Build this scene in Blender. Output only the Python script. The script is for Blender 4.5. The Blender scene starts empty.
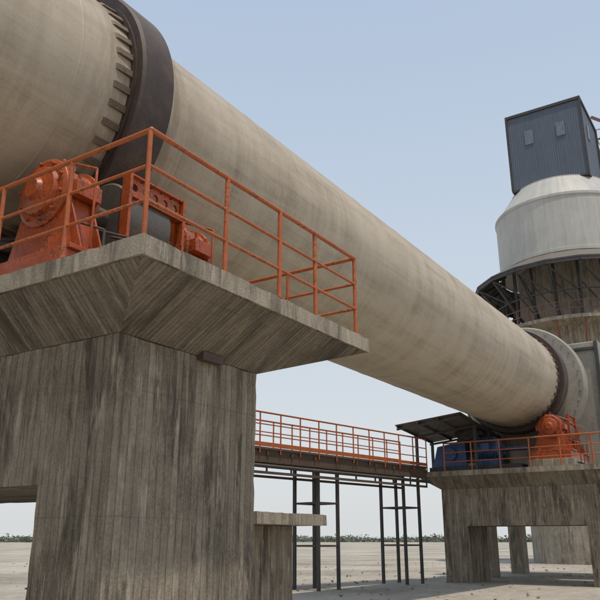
import bpy, bmesh, math, random
from mathutils import Vector, Matrix, noise as mnoise
random.seed(4)
sc=bpy.context.scene
H=1.6
# ------------------------------------------------------------ materials
class NT:
    def __init__(s,name):
        s.mat=bpy.data.materials.new(name); s.mat.use_nodes=True
        s.t=s.mat.node_tree; s.b=s.t.nodes['Principled BSDF']
    def n(s,typ,**k):
        x=s.t.nodes.new(typ)
        for a,v in k.items(): setattr(x,a,v)
        return x
    def l(s,a,b): s.t.links.new(a,b)
    def setin(s,sock,v):
        if isinstance(v,(int,float,tuple,list)): sock.default_value=v
        else: s.l(v,sock)
    def m(s,op,a,b=0.0,c=0.0,clamp=False):
        x=s.n('ShaderNodeMath',operation=op,use_clamp=clamp)
        s.setin(x.inputs[0],a); s.setin(x.inputs[1],b); s.setin(x.inputs[2],c); return x.outputs[0]
    def mr(s,v,a,b,c=0.0,d=1.0):
        x=s.n('ShaderNodeMapRange'); s.setin(x.inputs[0],v)
        for i,q in enumerate((a,b,c,d)): x.inputs[i+1].default_value=q
        return x.outputs[0]
    def coord(s,kind='Object',scale=(1,1,1)):
        tc=s.n('ShaderNodeTexCoord'); mp=s.n('ShaderNodeMapping')
        s.l(tc.outputs[kind],mp.inputs[0]); mp.inputs['Scale'].default_value=scale; return mp.outputs[0]
    def noise(s,vec,scale,detail=6,rough=.6,dist=0):
        x=s.n('ShaderNodeTexNoise'); s.l(vec,x.inputs['Vector'])
        x.inputs['Scale'].default_value=scale; x.inputs['Detail'].default_value=detail
        x.inputs['Roughness'].default_value=rough; x.inputs['Distortion'].default_value=dist; return x.outputs[0]
    def mix(s,f,a,b,typ='MIX'):
        x=s.n('ShaderNodeMix',data_type='RGBA',blend_type=typ)
        s.setin(x.inputs[0],f)
        for i,v in ((6,a),(7,b)):
            if isinstance(v,(tuple,list)) and len(v)==3: v=(*v,1)
            s.setin(x.inputs[i],v)
        return x.outputs[2]
    def ramp(s,f,stops):
        x=s.n('ShaderNodeValToRGB'); s.l(f,x.inputs[0]); e=x.color_ramp.elements
        while len(e)<len(stops): e.new(.5)
        for q,(p,c) in zip(e,stops): q.position=p; q.color=(*c,1)
        return x.outputs[0]
    def bump(s,h,strength=.5,dist=.01):
        x=s.n('ShaderNodeBump'); s.l(h,x.inputs['Height']); x.inputs['Strength'].default_value=strength
        x.inputs['Distance'].default_value=dist; s.l(x.outputs[0],s.b.inputs['Normal'])
    def col(s,c): s.setin(s.b.inputs['Base Color'],c)

def concrete(name,dark,midc,light,bw=.13,jd=.62,stain=.72):
    N=NT(name); uv=N.coord('UV'); ob=N.coord('Object')
    sp=N.n('ShaderNodeSeparateXYZ'); N.l(uv,sp.inputs[0]); u,v=sp.outputs[0],sp.outputs[1]
    ub=N.m('DIVIDE',u,bw); idx=N.m('FLOOR',ub); fr=N.m('FRACT',ub)
    wn=N.n('ShaderNodeTexWhiteNoise',noise_dimensions='1D'); N.l(idx,wn.inputs['W']); b=wn.outputs[0]
    edge0=N.mr(N.m('ABSOLUTE',N.m('SUBTRACT',fr,.5)),.43,.5)
    big=N.noise(ob,.9,6,.65); mid=N.noise(ob,3.1,4,.7)
    edge=N.m('MULTIPLY',edge0,N.mr(mid,.36,.62,.0,1.))
    streak=N.noise(N.coord('UV',(11,.6,1)),1.0,5,.75,.4)
    fine=N.noise(ob,42,3,.75)
    f=N.m('ADD',N.m('MULTIPLY',big,.42),N.m('MULTIPLY',streak,.32)); f=N.m('ADD',f,N.m('MULTIPLY',mid,.18))
    f=N.m('ADD',f,N.m('MULTIPLY',N.m('SUBTRACT',b,.5),.09)); f=N.m('ADD',f,N.m('MULTIPLY',N.m('SUBTRACT',fine,.5),.30))
    c=N.ramp(f,[(.32,dark),(.45,midc),(.60,light)])
    c=N.mix(N.m('MULTIPLY',edge,jd),c,tuple(x*.35 for x in dark))
    pv=N.m('FRACT',N.m('DIVIDE',N.m('ADD',v,N.m('MULTIPLY',mid,.05)),1.22))
    pl=N.mr(N.m('ABSOLUTE',N.m('SUBTRACT',pv,.5)),.0,.009,1,0)
    c=N.mix(N.m('MULTIPLY',pl,N.mr(big,.4,.6,.05,.4)),c,tuple(x*.5 for x in dark))
    st=N.mr(N.noise(N.coord('UV',(2.6,.35,1)),1.0,6,.75,.6),.50,.62)
    c=N.mix(N.m('MULTIPLY',st,stain),c,tuple(x*.5 for x in dark))
    bl=N.mr(N.m('ADD',N.m('MULTIPLY',big,.6),N.m('MULTIPLY',mid,.4)),.53,.62)
    c=N.mix(N.m('MULTIPLY',bl,stain*.55),c,tuple(x*.7 for x in dark))
    lc=N.mr(N.noise(N.coord('UV',(6,.9,5)),1.3,4,.75),.55,.67)
    c=N.mix(N.m('MULTIPLY',lc,.5),c,tuple(min(1,x*1.4) for x in light))
    vo=N.n('ShaderNodeTexVoronoi'); N.l(ob,vo.inputs['Vector']); vo.inputs['Scale'].default_value=13
    hole=N.mr(vo.outputs['Distance'],.05,.10,1,0)
    c=N.mix(N.m('MULTIPLY',hole,.6),c,tuple(x*.4 for x in dark))
    N.col(c); N.b.inputs['Roughness'].default_value=.92
    h=N.m('ADD',N.m('MULTIPLY',edge0,-.9),N.m('MULTIPLY',b,.6)); h=N.m('ADD',h,N.m('MULTIPLY',fine,.7))
    N.bump(h,.8,.012); return N.mat

def painted(name,base,rust=(.09,.045,.025),rough=.5,amt=.5,metal=0.0,var=.35,scale=3.0,dust=1.0):
    N=NT(name); ob=N.coord('Object')
    n1=N.noise(ob,scale,5,.65); n2=N.noise(ob,scale*9,3,.7)
    c=N.mix(N.mr(n1,.3,.7),tuple(x*(1-var) for x in base),tuple(min(1,x*(1+var*.4)) for x in base))
    r=N.mr(N.m('ADD',N.m('MULTIPLY',n1,.5),N.m('MULTIPLY',n2,.5)),.52,.60)
    c=N.mix(N.m('MULTIPLY',r,amt),c,rust)
    g=N.n('ShaderNodeNewGeometry'); sp=N.n('ShaderNodeSeparateXYZ'); N.l(g.outputs['Normal'],sp.inputs[0])
    d=N.m('MULTIPLY',N.mr(sp.outputs[2],.2,1.),N.mr(n2,.3,.7,.2*dust,.75*dust))
    c=N.mix(d,c,(.27,.23,.175)); N.col(c)
    N.b.inputs['Roughness'].default_value=rough; N.b.inputs['Metallic'].default_value=metal
    return N.mat

def kilnmat():
    N=NT('kiln_shell_steel'); ob=N.coord('Object')
    sp=N.n('ShaderNodeSeparateXYZ'); N.l(ob,sp.inputs[0]); x=sp.outputs[0]
    st=N.noise(N.coord('Object',(1.9,.22,.22)),1.6,7,.68,.5)
    lg=N.noise(N.coord('Object',(.10,1.8,1.8)),1.5,6,.7,.5)
    big=N.noise(ob,.5,7,.7); fine=N.noise(ob,22,4,.75)
    wn=N.n('ShaderNodeTexWhiteNoise',noise_dimensions='1D'); N.l(N.m('FLOOR',N.m('DIVIDE',N.m('ADD',x,.45),2.2)),wn.inputs['W'])
    f=N.m('ADD',N.m('MULTIPLY',st,.24),N.m('MULTIPLY',big,.40)); f=N.m('ADD',f,N.m('MULTIPLY',lg,.36))
    f=N.m('ADD',f,N.m('MULTIPLY',N.m('SUBTRACT',wn.outputs[0],.5),.025)); f=N.m('ADD',f,N.m('MULTIPLY',N.m('SUBTRACT',fine,.5),.15))
    c=N.ramp(f,[(.34,(.22,.165,.11)),(.44,(.36,.295,.215)),(.55,(.47,.40,.305)),(.68,(.54,.48,.38))])
    g=N.n('ShaderNodeNewGeometry'); s2=N.n('ShaderNodeSeparateXYZ'); N.l(g.outputs['Normal'],s2.inputs[0])
    nz=N.m('ADD',s2.outputs[2],N.m('MULTIPLY',N.m('SUBTRACT',big,.5),1.8))
    c=N.mix(N.m('MULTIPLY',N.mr(nz,.50,.95),.7),c,(.22,.145,.075))
    rs=N.mr(N.m('ADD',N.m('MULTIPLY',lg,.5),N.m('MULTIPLY',big,.5)),.55,.65)
    c=N.mix(N.m('MULTIPLY',rs,.45),c,(.23,.165,.10))
    dx=N.m('ABSOLUTE',N.m('SUBTRACT',x,6.6)); gr=N.m('MULTIPLY',N.mr(dx,.45,1.7,1,0),N.mr(st,.40,.58))
    c=N.mix(N.m('MULTIPLY',gr,.65),c,(.14,.085,.045))
    N.col(c); N.b.inputs['Roughness'].default_value=.6
    N.bump(fine,.3,.006); return N.mat

def corrug(name,base,period=.25,axis=0,var=.25):
    N=NT(name); uv=N.coord('UV'); sp=N.n('ShaderNodeSeparateXYZ'); N.l(uv,sp.inputs[0]); ob=N.coord('Object')
    w=N.m('SINE',N.m('MULTIPLY',sp.outputs[axis],2*math.pi/period))
    n1=N.noise(ob,.5,5,.65); n2=N.noise(N.coord('UV',(3,.3,1)),1.2,4,.7)
    f=N.m('ADD',N.m('MULTIPLY',n1,.5),N.m('MULTIPLY',n2,.5))
    c=N.mix(N.mr(f,.35,.65),tuple(x*(1-var) for x in base),base)
    pn=N.m('FRACT',N.m('DIVIDE',sp.outputs[0],1.1)); pj=N.mr(pn,.0,.05,1,0)
    c=N.mix(N.m('MULTIPLY',pj,.3),c,tuple(x*.4 for x in base))
    N.col(c); N.b.inputs['Roughness'].default_value=.55; N.bump(w,.4,.02); return N.mat

def groundmat():
    N=NT('dusty_ground'); ob=N.coord('Object')
    a=N.noise(ob,.12,6,.65); b=N.noise(ob,2.5,7,.75)
    f=N.m('ADD',N.m('MULTIPLY',a,.55),N.m('MULTIPLY',b,.45))
    N.col(N.ramp(f,[(.38,(.19,.16,.12)),(.5,(.36,.32,.26)),(.60,(.47,.43,.36))])); N.b.inputs['Roughness'].default_value=.95
    N.bump(b,.7,.08); return N.mat

CON=concrete('board_formed_concrete',(.115,.09,.063),(.24,.20,.15),(.38,.325,.25),.105,.5,.85)
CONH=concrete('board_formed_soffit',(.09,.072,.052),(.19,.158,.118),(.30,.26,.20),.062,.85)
CONS=concrete('weathered_slab_concrete',(.16,.13,.095),(.31,.265,.20),(.43,.375,.30),.6,.3)
ORG=painted('orange_painted_steel',(.50,.125,.03),amt=.7,rough=.5,dust=.5)
ORM=painted('orange_machine_paint',(.46,.082,.014),rust=(.08,.038,.022),amt=.85,rough=.42,var=.6,dust=.7)
TYR=painted('oxidised_tyre_steel',(.055,.034,.026),rust=(.10,.055,.035),rough=.6,amt=.6)
RUS=painted('rusty_block_steel',(.15,.105,.07),rust=(.06,.038,.025),rough=.7,amt=.8)
GRY=painted('machined_grey_steel',(.13,.11,.095),rust=(.09,.05,.035),rough=.5,amt=.7,metal=.3)
DRK=painted('dark_steel',(.055,.052,.05),rust=(.10,.06,.04),rough=.6,amt=.5)
BRN=painted('walkway_brown_steel',(.11,.075,.055),rust=(.07,.045,.03),rough=.7,amt=.5)
BLU=painted('blue_machine_paint',(.03,.08,.22),rust=(.06,.05,.05),rough=.45,amt=.3)
WHT=painted('cowl_grey_paint',(.34,.315,.27),rust=(.2,.15,.1),rough=.6,amt=.4,scale=1.2)
KIL=kilnmat()
BOXM=corrug('slate_blue_cladding',(.10,.12,.155),.18)
ROOFM=corrug('corrugated_roof_sheet',(.12,.10,.085),.2)
SILO=corrug('pale_silo_cladding',(.50,.485,.445),.9)  # pale cladding, colour lightened slightly in place of distance haze
GLS=painted('dusty_window_glass',(.16,.19,.22),rough=.25,amt=.1)
RED=painted('red_oxide_steel',(.22,.09,.06),amt=.5)
GND=groundmat()

# ------------------------------------------------------------ mesh builder
def empty(name,loc=(0,0,0)):
    e=bpy.data.objects.new(name,None); sc.collection.objects.link(e); return e
class MB:
    def __init__(s): s.bm=bmesh.new()
    def box(s,x0,x1,y0,y1,z0,z1):
        v=[s.bm.verts.new((x,y,z)) for x in (x0,x1) for y in (y0,y1) for z in (z0,z1)]
        for f in ((0,1,3,2),(4,6,7,5),(0,4,5,1),(2,3,7,6),(0,2,6,4),(1,5,7,3)): s.bm.faces.new([v[i] for i in f])
        return s
    def hexa(s,lo,hi):
        a=[s.bm.verts.new(p) for p in lo]; b=[s.bm.verts.new(p) for p in hi]; n=len(a)
        s.bm.faces.new(a[::-1]); s.bm.faces.new(b)
        for i in range(n): s.bm.faces.new((a[i],a[(i+1)%n],b[(i+1)%n],b[i]))
        return s
    def beam(s,p,q,w,h):
        p=Vector(p);q=Vector(q);d=(q-p).normalized(); up=Vector((0,0,1))
        if abs(d.z)>.98: up=Vector((1,0,0))
        a=d.cross(up).normalized()*w/2; b=a.cross(d).normalized()*h/2
        s.hexa([p-a-b,p+a-b,p+a+b,p-a+b],[q-a-b,q+a-b,q+a+b,q-a+b]); return s
    def ibeam(s,p,q,w,h,t=.02):
        p=Vector(p);q=Vector(q);z=Vector((0,0,h/2-t/2))
        s.beam(p+z,q+z,w,t); s.beam(p-z,q-z,w,t); s.beam(p,q,t,h-2*t); return s
    def tube(s,p,q,r,n=10,r2=None):
        p=Vector(p);q=Vector(q);d=(q-p).normalized(); up=Vector((0,0,1))
        if abs(d.z)>.98: up=Vector((1,0,0))
        a=d.cross(up).normalized(); b=a.cross(d); r2=r if r2 is None else r2
        s.hexa([p+(a*math.cos(t)+b*math.sin(t))*r for t in [i*2*math.pi/n for i in range(n)]],
               [q+(a*math.cos(t)+b*math.sin(t))*r2 for t in [i*2*math.pi/n for i in range(n)]]); return s
    def lathe(s,prof,cy,cz,n=96,axis='X',c0=0):
        rings=[]
        for (x,r) in prof:
            rg=[]
            for i in range(n):
                t=i*2*math.pi/n
                if axis=='X': co=(x,cy+r*math.cos(t),cz+r*math.sin(t))
                else: co=(cy+r*math.cos(t),cz+r*math.sin(t),x)
                rg.append(s.bm.verts.new(co))
            rings.append(rg)
        for a,b in zip(rings,rings[1:]):
            for i in range(n): s.bm.faces.new((a[i],a[(i+1)%n],b[(i+1)%n],b[i]))
        s.bm.faces.new(rings[0]); s.bm.faces.new(rings[-1]); return s
    def obj(s,name,mat,parent=None,smooth=False,bevel=0,angle=35):
        bm=s.bm; bmesh.ops.recalc_face_normals(bm,faces=bm.faces[:])
        bmesh.ops.translate(bm,verts=bm.verts[:],vec=(0,0,H))
        uvl=bm.loops.layers.uv.new('UVMap')
        for f in bm.faces:
            n=f.normal
            t=Vector((0,0,1)).cross(n)
            t=Vector((1,0,0)) if t.length<.05 else t.normalized()
            w=n.cross(t)
            for l in f.loops: l[uvl].uv=(l.vert.co.dot(t),l.vert.co.dot(w))
        me=bpy.data.meshes.new(name); bm.to_mesh(me); bm.free()
        o=bpy.data.objects.new(name,me); sc.collection.objects.link(o); me.materials.append(mat)
        if smooth:
            for p in me.polygons: p.use_smooth=True
            me.set_sharp_from_angle(angle=math.radians(angle))
        if bevel:
            m=o.modifiers.new('bevel','BEVEL'); m.width=bevel; m.segments=2; m.limit_method='ANGLE'; m.angle_limit=math.radians(30)
        if parent: o.parent=parent
        return o

# ------------------------------------------------------------ ground
g=MB(); 
R=6000
v=[g.bm.verts.new(p) for p in ((-R,-R,-H),(R,-R,-H),(R,R,-H),(-R,R,-H))]; g.bm.faces.new(v)
g.obj('ground',GND)
g=MB()
for i in range(900):
    az=math.radians(random.uniform(-15,60)); d=random.uniform(14,60)
    x,y=d*math.cos(az),d*math.sin(az); s=random.uniform(.02,.09)
    p=[Vector((x,y,-H+s*.3))+Vector((random.uniform(-1,1),random.uniform(-1,1),random.uniform(-.5,.8)))*s for _ in range(7)]
    vs=[g.bm.verts.new(q) for q in p]
    r=bmesh.ops.convex_hull(g.bm,input=vs)
    bmesh.ops.delete(g.bm,geom=list({e for e in r['geom_interior'] if isinstance(e,bmesh.types.BMVert)}),context='VERTS')
g.obj('rubble',CONS)

KY,KZ,KR=9.0,6.45,2.0
DZ=2.63
def rough_edge(o,amp=.008,cut=.12):
    """chip and waver the edges of a concrete block"""
    me=o.data; bm=bmesh.new(); bm.from_mesh(me)
    for ax in range(3):
        lo=min(v.co[ax] for v in bm.verts); hi=max(v.co[ax] for v in bm.verts)
        n=int((hi-lo)/cut); no=Vector((0,0,0)); no[ax]=1
        for i in range(1,n):
            co=Vector((0,0,0)); co[ax]=lo+(hi-lo)*i/n+.0007
            bmesh.ops.bisect_plane(bm,geom=bm.verts[:]+bm.edges[:]+bm.faces[:],plane_co=co,plane_no=no)
    bm.normal_update()
    sharp=set()
    for e in bm.edges:
        if len(e.link_faces)==2 and e.calc_face_angle(0)>.5:
            sharp.update(e.verts)
    for v in bm.verts:
        a=amp*.35
        d=mnoise.noise_vector(v.co*1.3)*a
        if v in sharp:
            k=max(0,mnoise.noise(v.co*6.0)); d=d-v.normal*(k*amp*2.2)
        v.co+=d
    bm.to_mesh(me); bm.free()
# ------------------------------------------------------------ piers
def pier(xc0,y1=13.55,fine=False):
    e=empty('kiln_support_pier')
    x0,x1=xc0,xc0+4.32; y0=4.45; px0,px1=xc0+.55,xc0+2.83; py0,py1=5.25,y1-.8
    zt=1.95; zs=DZ-.2
    m=MB(); prof=[(py0,-H),(6.25,-H),(6.25,.52),(py1-1.,.52),(py1-1.,-H),(py1,-H),(py1,zt),(py0,zt)]
    a=[m.bm.verts.new((px0,y,z)) for y,z in prof]; b=[m.bm.verts.new((px1,y,z)) for y,z in prof]
    m.bm.faces.new(a); m.bm.faces.new(b[::-1])
    for i in range(8): m.bm.faces.new((a[i],a[(i+1)%8],b[(i+1)%8],b[i]))
    o=m.obj('pier_body',CON,e); 
    if fine: rough_edge(o,.010,.14)
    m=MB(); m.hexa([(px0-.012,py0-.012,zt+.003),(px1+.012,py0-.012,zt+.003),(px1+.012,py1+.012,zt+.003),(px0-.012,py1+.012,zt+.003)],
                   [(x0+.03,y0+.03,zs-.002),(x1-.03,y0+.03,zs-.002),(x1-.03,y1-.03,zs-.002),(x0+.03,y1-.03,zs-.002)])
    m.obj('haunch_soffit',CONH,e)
    m=MB(); m.box(x0,x1,y0,y1,zs,DZ); o=m.obj('deck_slab',CONS,e)
    if fine: rough_edge(o,.012,.10)
    m=MB()
    m.box(x0+.6,x1-.5,6.45,8.2,DZ+.002,DZ+.32); m.box(x0+.6,x1-.5,9.8,11.55,DZ+.002,DZ+.32)
    m.obj('roller_plinth',CONS,e,bevel=.02)
    m=MB(); m.box(px0+1.15,px0+1.5,py0-.10,py0-.013,zt-.05,zt+.04); m.obj('dark_notch_block',BRN,e)  # dark block added to stand in for the dark notch under the haunch
    return e
def railing(pts,spacing=None,name='guard_railing',h=1.1,base=DZ,r=.024,mids=(.36,.72),drop=.14,mat=None):
    m=MB()
    P=[Vector(p) for p in pts]; seen=[]
    for a,b in zip(P,P[1:]):
        L=(b-a).length; n=max(1,round(L/(spacing or 1.15)))
        m.tube(a+Vector((0,0,base+h)),b+Vector((0,0,base+h)),r*1.05,10)
        for k in mids: m.tube(a+Vector((0,0,base+k)),b+Vector((0,0,base+k)),r*.72,8)
        for i in range(n+1):
            q=a.lerp(b,i/n)
            if any((q-s).length<.05 for s in seen): continue
            seen.append(q); j=Vector((random.uniform(-.008,.008),random.uniform(-.008,.008),0))
            m.tube(q+Vector((0,0,base-drop)),q+j+Vector((0,0,base+h)),r,10)
    for q in P:
        bmesh.ops.create_uvsphere(m.bm,u_segments=10,v_segments=6,radius=r*1.1,matrix=Matrix.Translation(q+Vector((0,0,base+h))))
    return m.obj(name,mat or ORG,smooth=True)

def rollerset(xt,near,mat):
    s=-1 if near else 1
    ang=math.radians(37); D=2.25+.55
    cy=KY+s*D*math.sin(ang); cz=KZ-D*math.cos(ang)
    e=empty('support_roller')
    m=MB(); m.lathe([(xt-.42,.40),(xt-.42,.52),(xt-.39,.55),(xt+.39,.55),(xt+.42,.52),(xt+.42,.40),(xt+.40,.40),(xt+.40,.18)],cy,cz,48)
    m.obj('roller_body',GRY,e,smooth=True)
    m=MB(); m.tube((xt-1.35,cy,cz),(xt+1.35,cy,cz),.15,24); m.obj('shaft',GRY,e,smooth=True)
    m=MB()
    for sx in (-1,1):
        c=xt+sx*1.12
        m.lathe([(c-.30,.20),(c-.30,.42),(c-.27,.47),(c-.22,.47),(c-.20,.41),(c+.20,.41),(c+.22,.47),(c+.27,.47),(c+.30,.42),(c+.30,.20)],cy,cz,40)
        m.lathe([(c+sx*.30,.34),(c+sx*.36,.32),(c+sx*.40,.16),(c+sx*.46,.12)] if sx>0 else [(c-.46,.12),(c-.40,.16),(c-.36,.32),(c-.30,.34)],cy,cz,28)
        for k in range(10):
            t=k*math.pi/5+.2; y=cy+.40*math.cos(t); z=cz+.40*math.sin(t)
            m.tube((c+sx*.27,y,z),(c+sx*.34,y,z),.024,6)
        m.hexa([(c-.28,cy-.58,DZ+.62),(c+.28,cy-.58,DZ+.62),(c+.28,cy+.58,DZ+.62),(c-.28,cy+.58,DZ+.62)],
               [(c-.22,cy-.40,cz-.08),(c+.22,cy-.40,cz-.08),(c+.22,cy+.40,cz-.08),(c-.22,cy+.40,cz-.08)])
        m.box(c-.40,c+.40,cy-.80,cy+.80,DZ+.62,DZ+.68)
        for sy in (-1,1):
            m.box(c-.2,c+.2,cy+sy*.50-.07,cy+sy*.50+.07,cz-.12,cz+.08)
            for kk in (-.12,.12): m.tube((c+kk,cy+sy*.50,cz+.08),(c+kk,cy+sy*.50,cz+.19),.025,6)
        for kk in (-.17,.17):
            m.hexa([(c+kk-.015,cy-.74,DZ+.681),(c+kk+.015,cy-.74,DZ+.681),(c+kk+.015,cy+.74,DZ+.681),(c+kk-.015,cy+.74,DZ+.681)],
                   [(c+kk-.015,cy-.44,cz-.12),(c+kk+.015,cy-.44,cz-.12),(c+kk+.015,cy+.44,cz-.12),(c+kk-.015,cy+.44,cz-.12)])
        m.box(c-.10,c+.10,cy-.13,cy+.10,cz+.42,cz+.50); m.tube((c,cy,cz+.5),(c,cy,cz+.6),.035,10)
        m.tube((c-.15,cy-.2,cz+.44),(c-.15,cy-.85,cz+.15),.018,8); m.tube((c-.15,cy-.85,cz+.15),(c-.15,cy-.85,DZ+.68),.018,8)
        m.box(c+.1,c+.13,cy+.12,cy+.26,cz+.42,cz+.56)
    m.obj('bearing_housing',mat,e,smooth=True,bevel=.006)
    m=MB()
    m.box(xt-1.6,xt+1.6,cy-.75,cy-.45,DZ+.323,DZ+.617); m.box(xt-1.6,xt+1.6,cy+.45,cy+.75,DZ+.323,DZ+.617)
    for k in (-1.57,-.7,.5,1.35): m.box(xt+k,xt+k+.22,cy-.447,cy+.447,DZ+.33,DZ+.60)
    m.obj('base_frame',mat,e,bevel=.01)
    if near:
        m=MB(); yy=cy-.50
        z0,z1=cz+.26,cz+.54; xs=xt-.40; n=5; w=1.0/n
        for i in range(n):
            a0=xs+i*w; cx=a0+w/2; czz=(z0+z1)/2; rr=.055
            out=[]
            for k in range(16):
                t=k*math.pi/8; dx,dz=math.cos(t),math.sin(t); q=max(abs(dx)/(w/2),abs(dz)/((z1-z0)/2)); out.append((cx+dx/q,czz+dz/q))
            inn=[(cx+rr*math.cos(k*math.pi/8),czz+rr*math.sin(k*math.pi/8)) for k in range(16)]
            o=[m.bm.verts.new((p[0],yy,p[1])) for p in out]; q=[m.bm.verts.new((p[0],yy,p[1])) for p in inn]; q2=[m.bm.verts.new((p[0],yy+.04,p[1])) for p in inn]
            for k in range(16):
                m.bm.faces.new((o[k],o[(k+1)%16],q[(k+1)%16],q[k])); m.bm.faces.new((q[k],q[(k+1)%16],q2[(k+1)%16],q2[k]))
        m.box(xs-.02,xs+1.02,yy-.05,yy+.11,z1+.002,z1+.03); m.box(xs-.02,xs+1.02,yy-.05,yy+.11,z0-.03,z0-.002)
        for xx in (xs-.05,xs+1.02): m.box(xx,xx+.05,yy-.06,yy+.09,DZ+.62,z1+.03)
        m.obj('perforated_guard',mat,e)
        m=MB()
        for j,dy in enumerate((0,.06,.12)):
            m.tube((xt-1.9,cy-1.0-dy,DZ+.12),(xt+1.5,cy-1.0-dy,DZ+.12),.02,8)
            m.tube((xt-1.2+j*.3,cy-1.0-dy,DZ+.12),(xt-1.2+j*.3,cy-1.0-dy,DZ+.9),.016,8)
            m.tube((xt-1.2+j*.3,cy-1.0-dy,DZ+.9),(xt-1.2+j*.3,cy-.45,DZ+1.15),.016,8)
        m.obj('grease_pipe',DRK,e,smooth=True)
    return e

for xc in (4.28,28.3,-19.7):
    pier(xc,13.55 if xc<20 else 12.6,fine=(xc==4.28))
    rollerset(xc+2.35,True,ORM); rollerset(xc+2.35,False,ORM if xc<20 else DRK)

railing([(4.33,13.4,0),(4.33,4.50,0)],spacing=1.12)
def rail_custom():
    m=MB(); r=.026; Y=4.50
    xs=[5.5,6.5,7.3,8.33]
    for k,rr in ((1.1,1.05),(.72,.75),(.36,.75)): m.tube((4.33,Y,DZ+k),(8.33,Y,DZ+k),r*rr,10); m.tube((8.33,Y,DZ+k),(8.33,13.4,DZ+k),r*rr,10)
    for x in xs:
        m.tube((x,Y,DZ-.02),(x,Y+random.uniform(-.01,.01),DZ+1.1),r,10)
        m.box(x-.06,x+.06,Y-.04,Y+.06,DZ+.001,DZ+.014)
    for i in range(1,9): m.tube((8.33,Y+i*1.11,DZ+.0),(8.33,Y+i*1.11,DZ+1.1),r,10)
    for q in ((4.33,Y),(8.33,Y)): bmesh.ops.create_uvsphere(m.bm,u_segments=10,v_segments=6,radius=r*1.1,matrix=Matrix.Translation((q[0],q[1],DZ+1.1)))
    m.obj('guard_railing',ORG,smooth=True)
rail_custom()
railing([(33.,4.5,0),(28.36,4.5,0),(28.36,11.4,0)],spacing=1.15,r=.03)

# ------------------------------------------------------------ kiln
k=empty('rotary_kiln')
m=MB(); 
prof=[(-40,KR-.02)]
x=-38.
i=0
while x<35:
    prof.append((x,KR+.006*mnoise.noise(Vector((x*.7,0,0))))); x+=1.1
prof.append((35,KR))
m.lathe(prof,KY,KZ,160); m.obj('shell',KIL,k,smooth=True)
m=MB()
xx=-38.65
while xx<31:
    m.lathe([(xx-.02,KR+.0005),(xx-.01,KR+.007),(xx+.01,KR+.007),(xx+.02,KR+.0005)],KY,KZ,160); xx+=2.2
m.obj('weld_seam',KIL,k,smooth=True)
for xt in (6.6,30.6,-17.4):
    m=MB(); m.lathe([(xt-.33,2.06),(xt-.33,2.21),(xt-.29,2.25),(xt+.29,2.25),(xt+.33,2.21),(xt+.33,2.06)],KY,KZ,160); m.obj('riding_tyre',TYR,k,smooth=True)
    m=MB(); m.lathe([(xt-.36,KR),(xt-.36,2.10),(xt+.36,2.10),(xt+.36,KR)],KY,KZ,160); m.obj('retaining_ring',TYR,k,smooth=True)
    m=MB()
    for i in range(44):
        t=i*2*math.pi/44; c,s=math.cos(t),math.sin(t)
        rad=Vector((0,c,s)); tan=Vector((0,-s,c))
        for x0,x1 in ((xt-.66,xt-.365),):
            def P(x,r,w): return Vector((x,KY,KZ))+rad*r+tan*w
            w=.05
            m.hexa([P(x0,KR-.01,-w),P(x1,KR-.01,-w),P(x1,KR-.01,w),P(x0,KR-.01,w)],
                   [P(x0+.05,KR+.025,-w),P(x1,KR+.05,-w),P(x1,KR+.05,w),P(x0+.05,KR+.025,w)])
    m.obj('stop_block',RUS,k)
m=MB(); m.lathe([(31.9,KR),(31.9,2.62),(31.96,2.68),(32.5,2.68),(32.56,2.62),(32.56,KR)],KY,KZ,120)
for i in range(36):
    t=i*2*math.pi/36; m.tube((31.86,KY+2.5*math.cos(t),KZ+2.5*math.sin(t)),(31.9,KY+2.5*math.cos(t),KZ+2.5*math.sin(t)),.04,6)
m.obj('seal_cowl',WHT,k,smooth=True)

# ------------------------------------------------------------ kiln hood
e=empty('kiln_hood')
m=MB(); m.box(33.6,39,5.9,12.2,1.0,8.5); m.obj('hood_body',WHT,e,bevel=.06)
m=MB()
for y in (6.0,7.5,10.5,12.0): m.box(33.45,33.595,y-.07,y+.07,1.0,8.45)
for z in (2.2,8.1): m.box(33.47,33.59,5.95,12.15,z,z+.12)
for x in (34.5,36,37.5): m.box(x,x+.12,5.75,5.895,1.0,8.4)
m.obj('hood_stiffener',DRK,e)
m=MB()
for x in (34,38.5):
    for y in (6.3,11.8): m.box(x-.35,x+.35,y-.35,y+.35,-H,.998)
m.obj('hood_leg',CONS,e)

# ------------------------------------------------------------ blue drive
e=empty('drive_motor')
m=MB()
m.lathe([(0,.0),(0,.36),(.06,.42),(.9,.42),(1.0,.36),(1.0,.12),(1.25,.12)],0,0,28)
for v_ in m.bm.verts: v_.co=Vector((29.2+v_.co.y, 9.3+v_.co.x, DZ+.85+v_.co.z))
for i in range(9): m.box(28.80,29.6,9.42+i*.085,9.44+i*.085,DZ+.45,DZ+1.29)
m.box(28.85,29.55,9.35,10.3,DZ+.2,DZ+.44); m.box(28.6,28.8,9.6,9.95,DZ+.75,DZ+1.05)
m.obj('motor_body',BLU,e,smooth=True)
m=MB(); m.hexa([(28.8,10.6,DZ+.2),(30,10.6,DZ+.2),(30,12.1,DZ+.2),(28.8,12.1,DZ+.2)],[(28.9,10.7,DZ+1.25),(29.9,10.7,DZ+1.25),(29.9,11.9,DZ+1.05),(28.9,11.9,DZ+1.05)])
m.tube((28.7,11.3,DZ+.7),(30.1,11.3,DZ+.7),.28,20); m.tube((29.4,8.3,DZ+.85),(29.4,9.3,DZ+.85),.09,12)
m.obj('gearbox',BLU,e,bevel=.03)
m=MB(); m.box(28.7,30.1,8.4,12.2,DZ+.002,DZ+.198); m.obj('motor_base',DRK,e)

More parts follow.
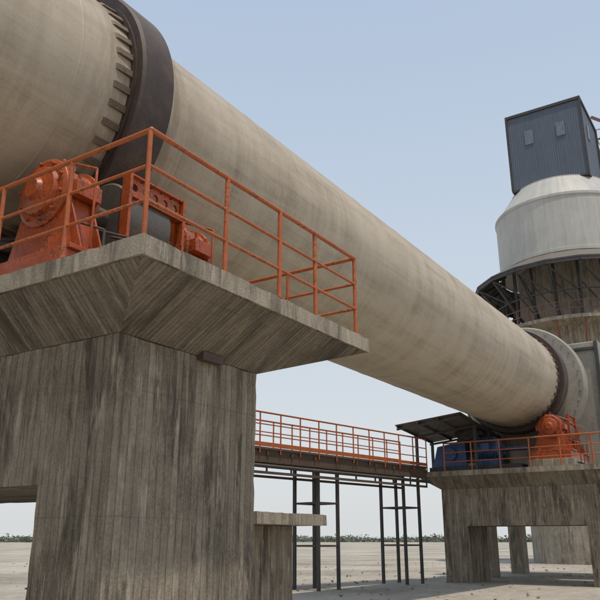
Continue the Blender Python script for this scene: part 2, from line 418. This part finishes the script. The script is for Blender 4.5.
# ------------------------------------------------------------ canopy
e=empty('corrugated_canopy')
ca,cb,cc,cd=Vector((26.8,12.8,4.38)),Vector((26.8,10.0,4.66)),Vector((30.,9.9,4.30)),Vector((30.,12.6,4.02))
m=MB(); up=Vector((0,0,.03)); m.hexa([ca,cb,cc,cd],[p+up for p in (ca,cb,cc,cd)]); m.obj('roof_sheet',ROOFM,e)
m=MB(); dn=Vector((0,0,-.05))
def cp(u,v): return ca.lerp(cd,u).lerp(cb.lerp(cc,u),v)+dn
for v_ in (.03,.35,.66,.97): m.beam(cp(0,v_),cp(1,v_),.05,.07)
for u_ in (.05,.5,.95):
    m.beam(cp(u_,0)+dn*1.3,cp(u_,1)+dn*1.3,.06,.08)
for u_ in (.5,.95):
    for v_ in (.04,.96):
        q=cp(u_,v_); m.box(q.x-.05,q.x+.05,q.y-.05,q.y+.05,DZ+.002,q.z-.05)
m.obj('canopy_frame',DRK,e)

# ------------------------------------------------------------ walkway
e=empty('elevated_walkway')
A=Vector((6.,16.2,0)); B=Vector((28.2,12.1,0)); dirv=(B-A).normalized(); per=Vector((-dirv.y,dirv.x,0))
WZ=2.84; W=1.3
def wp(t,o,z): return A.lerp(B,t)+per*o+Vector((0,0,z))
m=MB(); m.beam(wp(0,W/2,WZ-.03),wp(1,W/2,WZ-.03),W,.05); m.obj('deck_plate',BRN,e)
m=MB()
for o in (.06,W-.06):
    m.ibeam(wp(0,o,WZ-.27),wp(1,o,WZ-.27),.16,.42)
    m.beam(wp(0,o,WZ-.80),wp(1,o,WZ-.80),.08,.08)
n=20
for i in range(n+1):
    m.beam(wp(i/n,.0,WZ-.2),wp(i/n,W,WZ-.2),.08,.12)
    m.beam(wp(i/n,.06,WZ-.45),wp(i/n,.06,WZ-.80),.05,.05)
m.obj('girder',BRN,e)
m=MB()
for o in (.0,W):
    for kk,rr in ((1.1,.03),(.72,.02),(.36,.02)): m.tube(wp(0,o,WZ+kk),wp(1,o,WZ+kk),rr,8)
    m.beam(wp(0,o,WZ+.07),wp(1,o,WZ+.07),.01,.12)
    for i in range(25): m.tube(wp(i/24,o,WZ-.2),wp(i/24,o,WZ+1.1),.026,8)
m.obj('walkway_rail',ORG,e,smooth=True)
m=MB()
for t in (.15,.71,.93):
    for dt in (0,.045):
        for o in (.1,W-.1):
            m.beam(wp(t+dt,o,-H),wp(t+dt,o,WZ-.49),.10,.10)
    for z in (-.2,1.2):
        for o in (.1,W-.1): m.beam(wp(t,o,z),wp(t+.045,o,z),.06,.06)
        for dt in (0,.045): m.beam(wp(t+dt,.1,z),wp(t+dt,W-.1,z),.06,.06)
m.tube(wp(0,-.12,WZ-.62),wp(1,-.12,WZ-.62),.06,10)
m.obj('trestle_leg',DRK,e)

# ------------------------------------------------------------ low foundation
e=empty('concrete_foundation')
m=MB(); m.box(11.2,13.7,8.2,11.0,.28,.5); o=m.obj('cap_slab',CONS,e); rough_edge(o,.012,.15)
m=MB(); m.box(11.7,13.3,8.8,10.6,-H,.278); m.obj('foundation_body',CON,e,bevel=.02)

# ------------------------------------------------------------ silo tower
e=empty('silo_tower'); cx,cy=58.7,11.8
m=MB(); m.lathe([(20.6,5.35),(20.7,5.5),(20.95,5.5),(21.,5.4),(25.2,5.4),(25.3,5.48),(25.5,5.48),(25.6,5.3),(27.6,3.9),(27.7,3.9)],cx,cy,72,'Z')
m.obj('silo_shell',SILO,e,smooth=True,angle=25)
m=MB(); m.box(55.7,61.7,8.75,14.8,27.7,34.5); m.obj('head_house',BOXM,e,bevel=.03)
m=MB(); m.box(55.6,61.8,8.65,14.9,34.503,34.75); m.box(55.62,61.78,8.67,14.88,27.55,27.697)
for y in (8.72,14.83):
    m.box(55.6,55.698,y-.08,y+.08,27.7,34.5)
m.box(61.6,61.8,8.6,8.745,27.7,34.5)
m.obj('house_trim',DRK,e)
m=MB()
for y in (10.1,12.7):
    m.box(55.64,55.69,y,y+.7,31.6,32.9)
m.box(57.5,58.2,8.68,8.745,31.7,33.0)
m.obj('window',GLS,e)
m=MB(); nn=20
ring=lambda r,z,t:Vector((cx+r*math.cos(t),cy+r*math.sin(t),z))
a=[ring(5.6,20.6,i*2*math.pi/nn) for i in range(nn)]; b=[ring(7.7,19.4,i*2*math.pi/nn) for i in range(nn)]
va=[m.bm.verts.new(p) for p in a]; vb=[m.bm.verts.new(p) for p in b]
vc=[m.bm.verts.new(p-Vector((0,0,.12))) for p in a]; vd=[m.bm.verts.new(p-Vector((0,0,.12))) for p in b]
for i in range(nn):
    j=(i+1)%nn
    for q in ((va[i],va[j],vb[j],vb[i]),(vd[i],vd[j],vc[j],vc[i]),(vb[i],vb[j],vd[j],vd[i]),(va[j],va[i],vc[i],vc[j])): m.bm.faces.new(q)
m.obj('skirt_roof',DRK,e)
m=MB()
for i in range(nn):
    t=i*2*math.pi/nn; t2=(i+1)*2*math.pi/nn
    m.beam(ring(5.3,20.3,t),ring(7.7,19.2,t),.12,.25)
    m.beam(ring(7.6,19.2,t),ring(7.6,19.2,t2),.15,.3)
    m.beam(ring(7.5,19.,t),ring(4.6,15.4,t),.16,.16)
    m.beam(ring(5.5,20.4,t),ring(5.5,15.5,t),.2,.2)
    m.beam(ring(6.2,17.4,t),ring(6.2,17.4,t2),.1,.1)
    m.beam(ring(7.5,19.,t),ring(6.0,17.2,t2),.1,.1)
    m.beam(ring(5.5,18.4,t),ring(5.5,16,t2),.09,.09)
    m.beam(ring(5.5,17.4,t),ring(7.3,19,t),.09,.09)
m.obj('steel_strut',DRK,e)
m=MB(); m.lathe([(-H,4.9),(15.0,4.9),(15.1,6.6),(15.35,6.6),(15.4,4.2),(20.5,4.0)],cx,cy,48,'Z'); m.obj('silo_base',CONS,e,smooth=True,angle=25)
m=MB()
for i in range(40):
    t=i*2*math.pi/40;t2=(i+1)*2*math.pi/40
    m.tube(ring(6.5,15.35,t),ring(6.5,16.4,t),.04,6)
    for z in (15.85,16.4): m.tube(ring(6.5,z,t),ring(6.5,z,t2),.035,6)
for i in range(nn):
    t=i*2*math.pi/nn; t2=(i+1)*2*math.pi/nn
    m.beam(ring(5.0,12.6,t),ring(6.5,15.0,t),.14,.14)
m.obj('ring_rail',RED,e)
e=empty('stair_tower'); m=MB()
X0,Y0=66.,6.5
for x in (X0,X0+3):
    for y in (Y0,Y0+3): m.box(x-.12,x+.12,y-.12,y+.12,-H,36)
for i in range(15):
    z=1+i*2.5
    for p,q in (((X0,Y0),(X0+3,Y0)),((X0+3,Y0),(X0+3,Y0+3)),((X0+3,Y0+3),(X0,Y0+3)),((X0,Y0+3),(X0,Y0))):
        m.beam((*p,z),(*q,z),.12,.16); m.beam((*p,z+1),(*q,z+1),.06,.06)
    m.beam((X0,Y0+(3 if i%2 else 0),z),(X0,Y0+(0 if i%2 else 3),z+2.5),.2,.25)
m.obj('stair_frame',RED,e)
# ------------------------------------------------------------ distant trees
def trees():
    N=NT('hazy_foliage'); ob=N.coord('Object'); n=N.noise(ob,.08,3)
    N.col(N.mix(N.mr(n,.35,.65),(.09,.11,.08),(.14,.16,.12))); N.b.inputs['Roughness'].default_value=.9
    m=MB()
    for i in range(700):
        az=math.radians(random.uniform(-25,70)); d=random.uniform(520,640); hh=random.uniform(3.,8.)*(.7+.5*mnoise.noise(Vector((az*14,0,0))))
        c=Vector((d*math.cos(az),d*math.sin(az),-H)); 
        for k in range(60):
            p=c+Vector((random.gauss(0,5),random.gauss(0,5),random.uniform(.0,1)*hh*random.uniform(.4,1)))
            s=random.uniform(.8,1.8); a=[p+Vector((random.uniform(-s,s),random.uniform(-s,s),random.uniform(-s,s)*.8)) for _ in range(3)]
            try: m.bm.faces.new([m.bm.verts.new(q) for q in a])
            except Exception: pass
    m.obj('distant_trees',N.mat)
trees()

# ------------------------------------------------------------ light
S=Vector((-.14,-.27,.92)).normalized()
el=math.asin(S.z); rot=math.atan2(S.x,S.y)
w=bpy.data.worlds.new('World'); sc.world=w; w.use_nodes=True; nt=w.node_tree
sky=nt.nodes.new('ShaderNodeTexSky'); sky.sky_type='NISHITA'; sky.sun_disc=False; sky.sun_elevation=el; sky.sun_rotation=rot
sky.air_density=1.0; sky.dust_density=3.0; sky.ozone_density=1.0; sky.altitude=0
tc=nt.nodes.new('ShaderNodeTexCoord'); sp=nt.nodes.new('ShaderNodeSeparateXYZ'); nt.links.new(tc.outputs['Generated'],sp.inputs[0])
rp=nt.nodes.new('ShaderNodeValToRGB'); nt.links.new(sp.outputs[2],rp.inputs[0]); els=rp.color_ramp.elements
K=1/.11/10
def hz(r,g,b): return (r*K,g*K,b*K,1)
els[0].position=0; els[0].color=hz(.76,.78,.79)
els[1].position=1; els[1].color=hz(.38,.49,.69)
for p,cl in ((.12,hz(.74,.78,.81)),(.35,hz(.62,.71,.81)),(.62,hz(.50,.61,.77))):
    q=els.new(p); q.color=cl
sc10=nt.nodes.new('ShaderNodeVectorMath'); sc10.operation='SCALE'; nt.links.new(rp.outputs[0],sc10.inputs[0]); sc10.inputs['Scale'].default_value=10
mx=nt.nodes.new('ShaderNodeMix'); mx.data_type='RGBA'; mx.inputs[0].default_value=.87
nt.links.new(sky.outputs[0],mx.inputs[6]); nt.links.new(sc10.outputs[0],mx.inputs[7])
nt.links.new(mx.outputs[2],nt.nodes['Background'].inputs[0]); nt.nodes['Background'].inputs[1].default_value=.11
L=bpy.data.lights.new('sun','SUN'); L.energy=2.8; L.angle=math.radians(1.2); L.color=(1,.91,.78)
lo=bpy.data.objects.new('sun',L); sc.collection.objects.link(lo); lo.rotation_euler=S.to_track_quat('Z','Y').to_euler()
# ------------------------------------------------------------ camera
cam=bpy.data.cameras.new('camera'); co=bpy.data.objects.new('camera',cam); sc.collection.objects.link(co)
cam.sensor_width=36; cam.lens=43.5; cam.clip_end=15000; cam.clip_start=.05
co.location=(0,0,H); co.rotation_euler=(math.radians(90+18.3),0,math.radians(-57.05))
sc.camera=co
sc.view_settings.view_transform='Standard'; sc.view_settings.look='None'; sc.view_settings.exposure=0
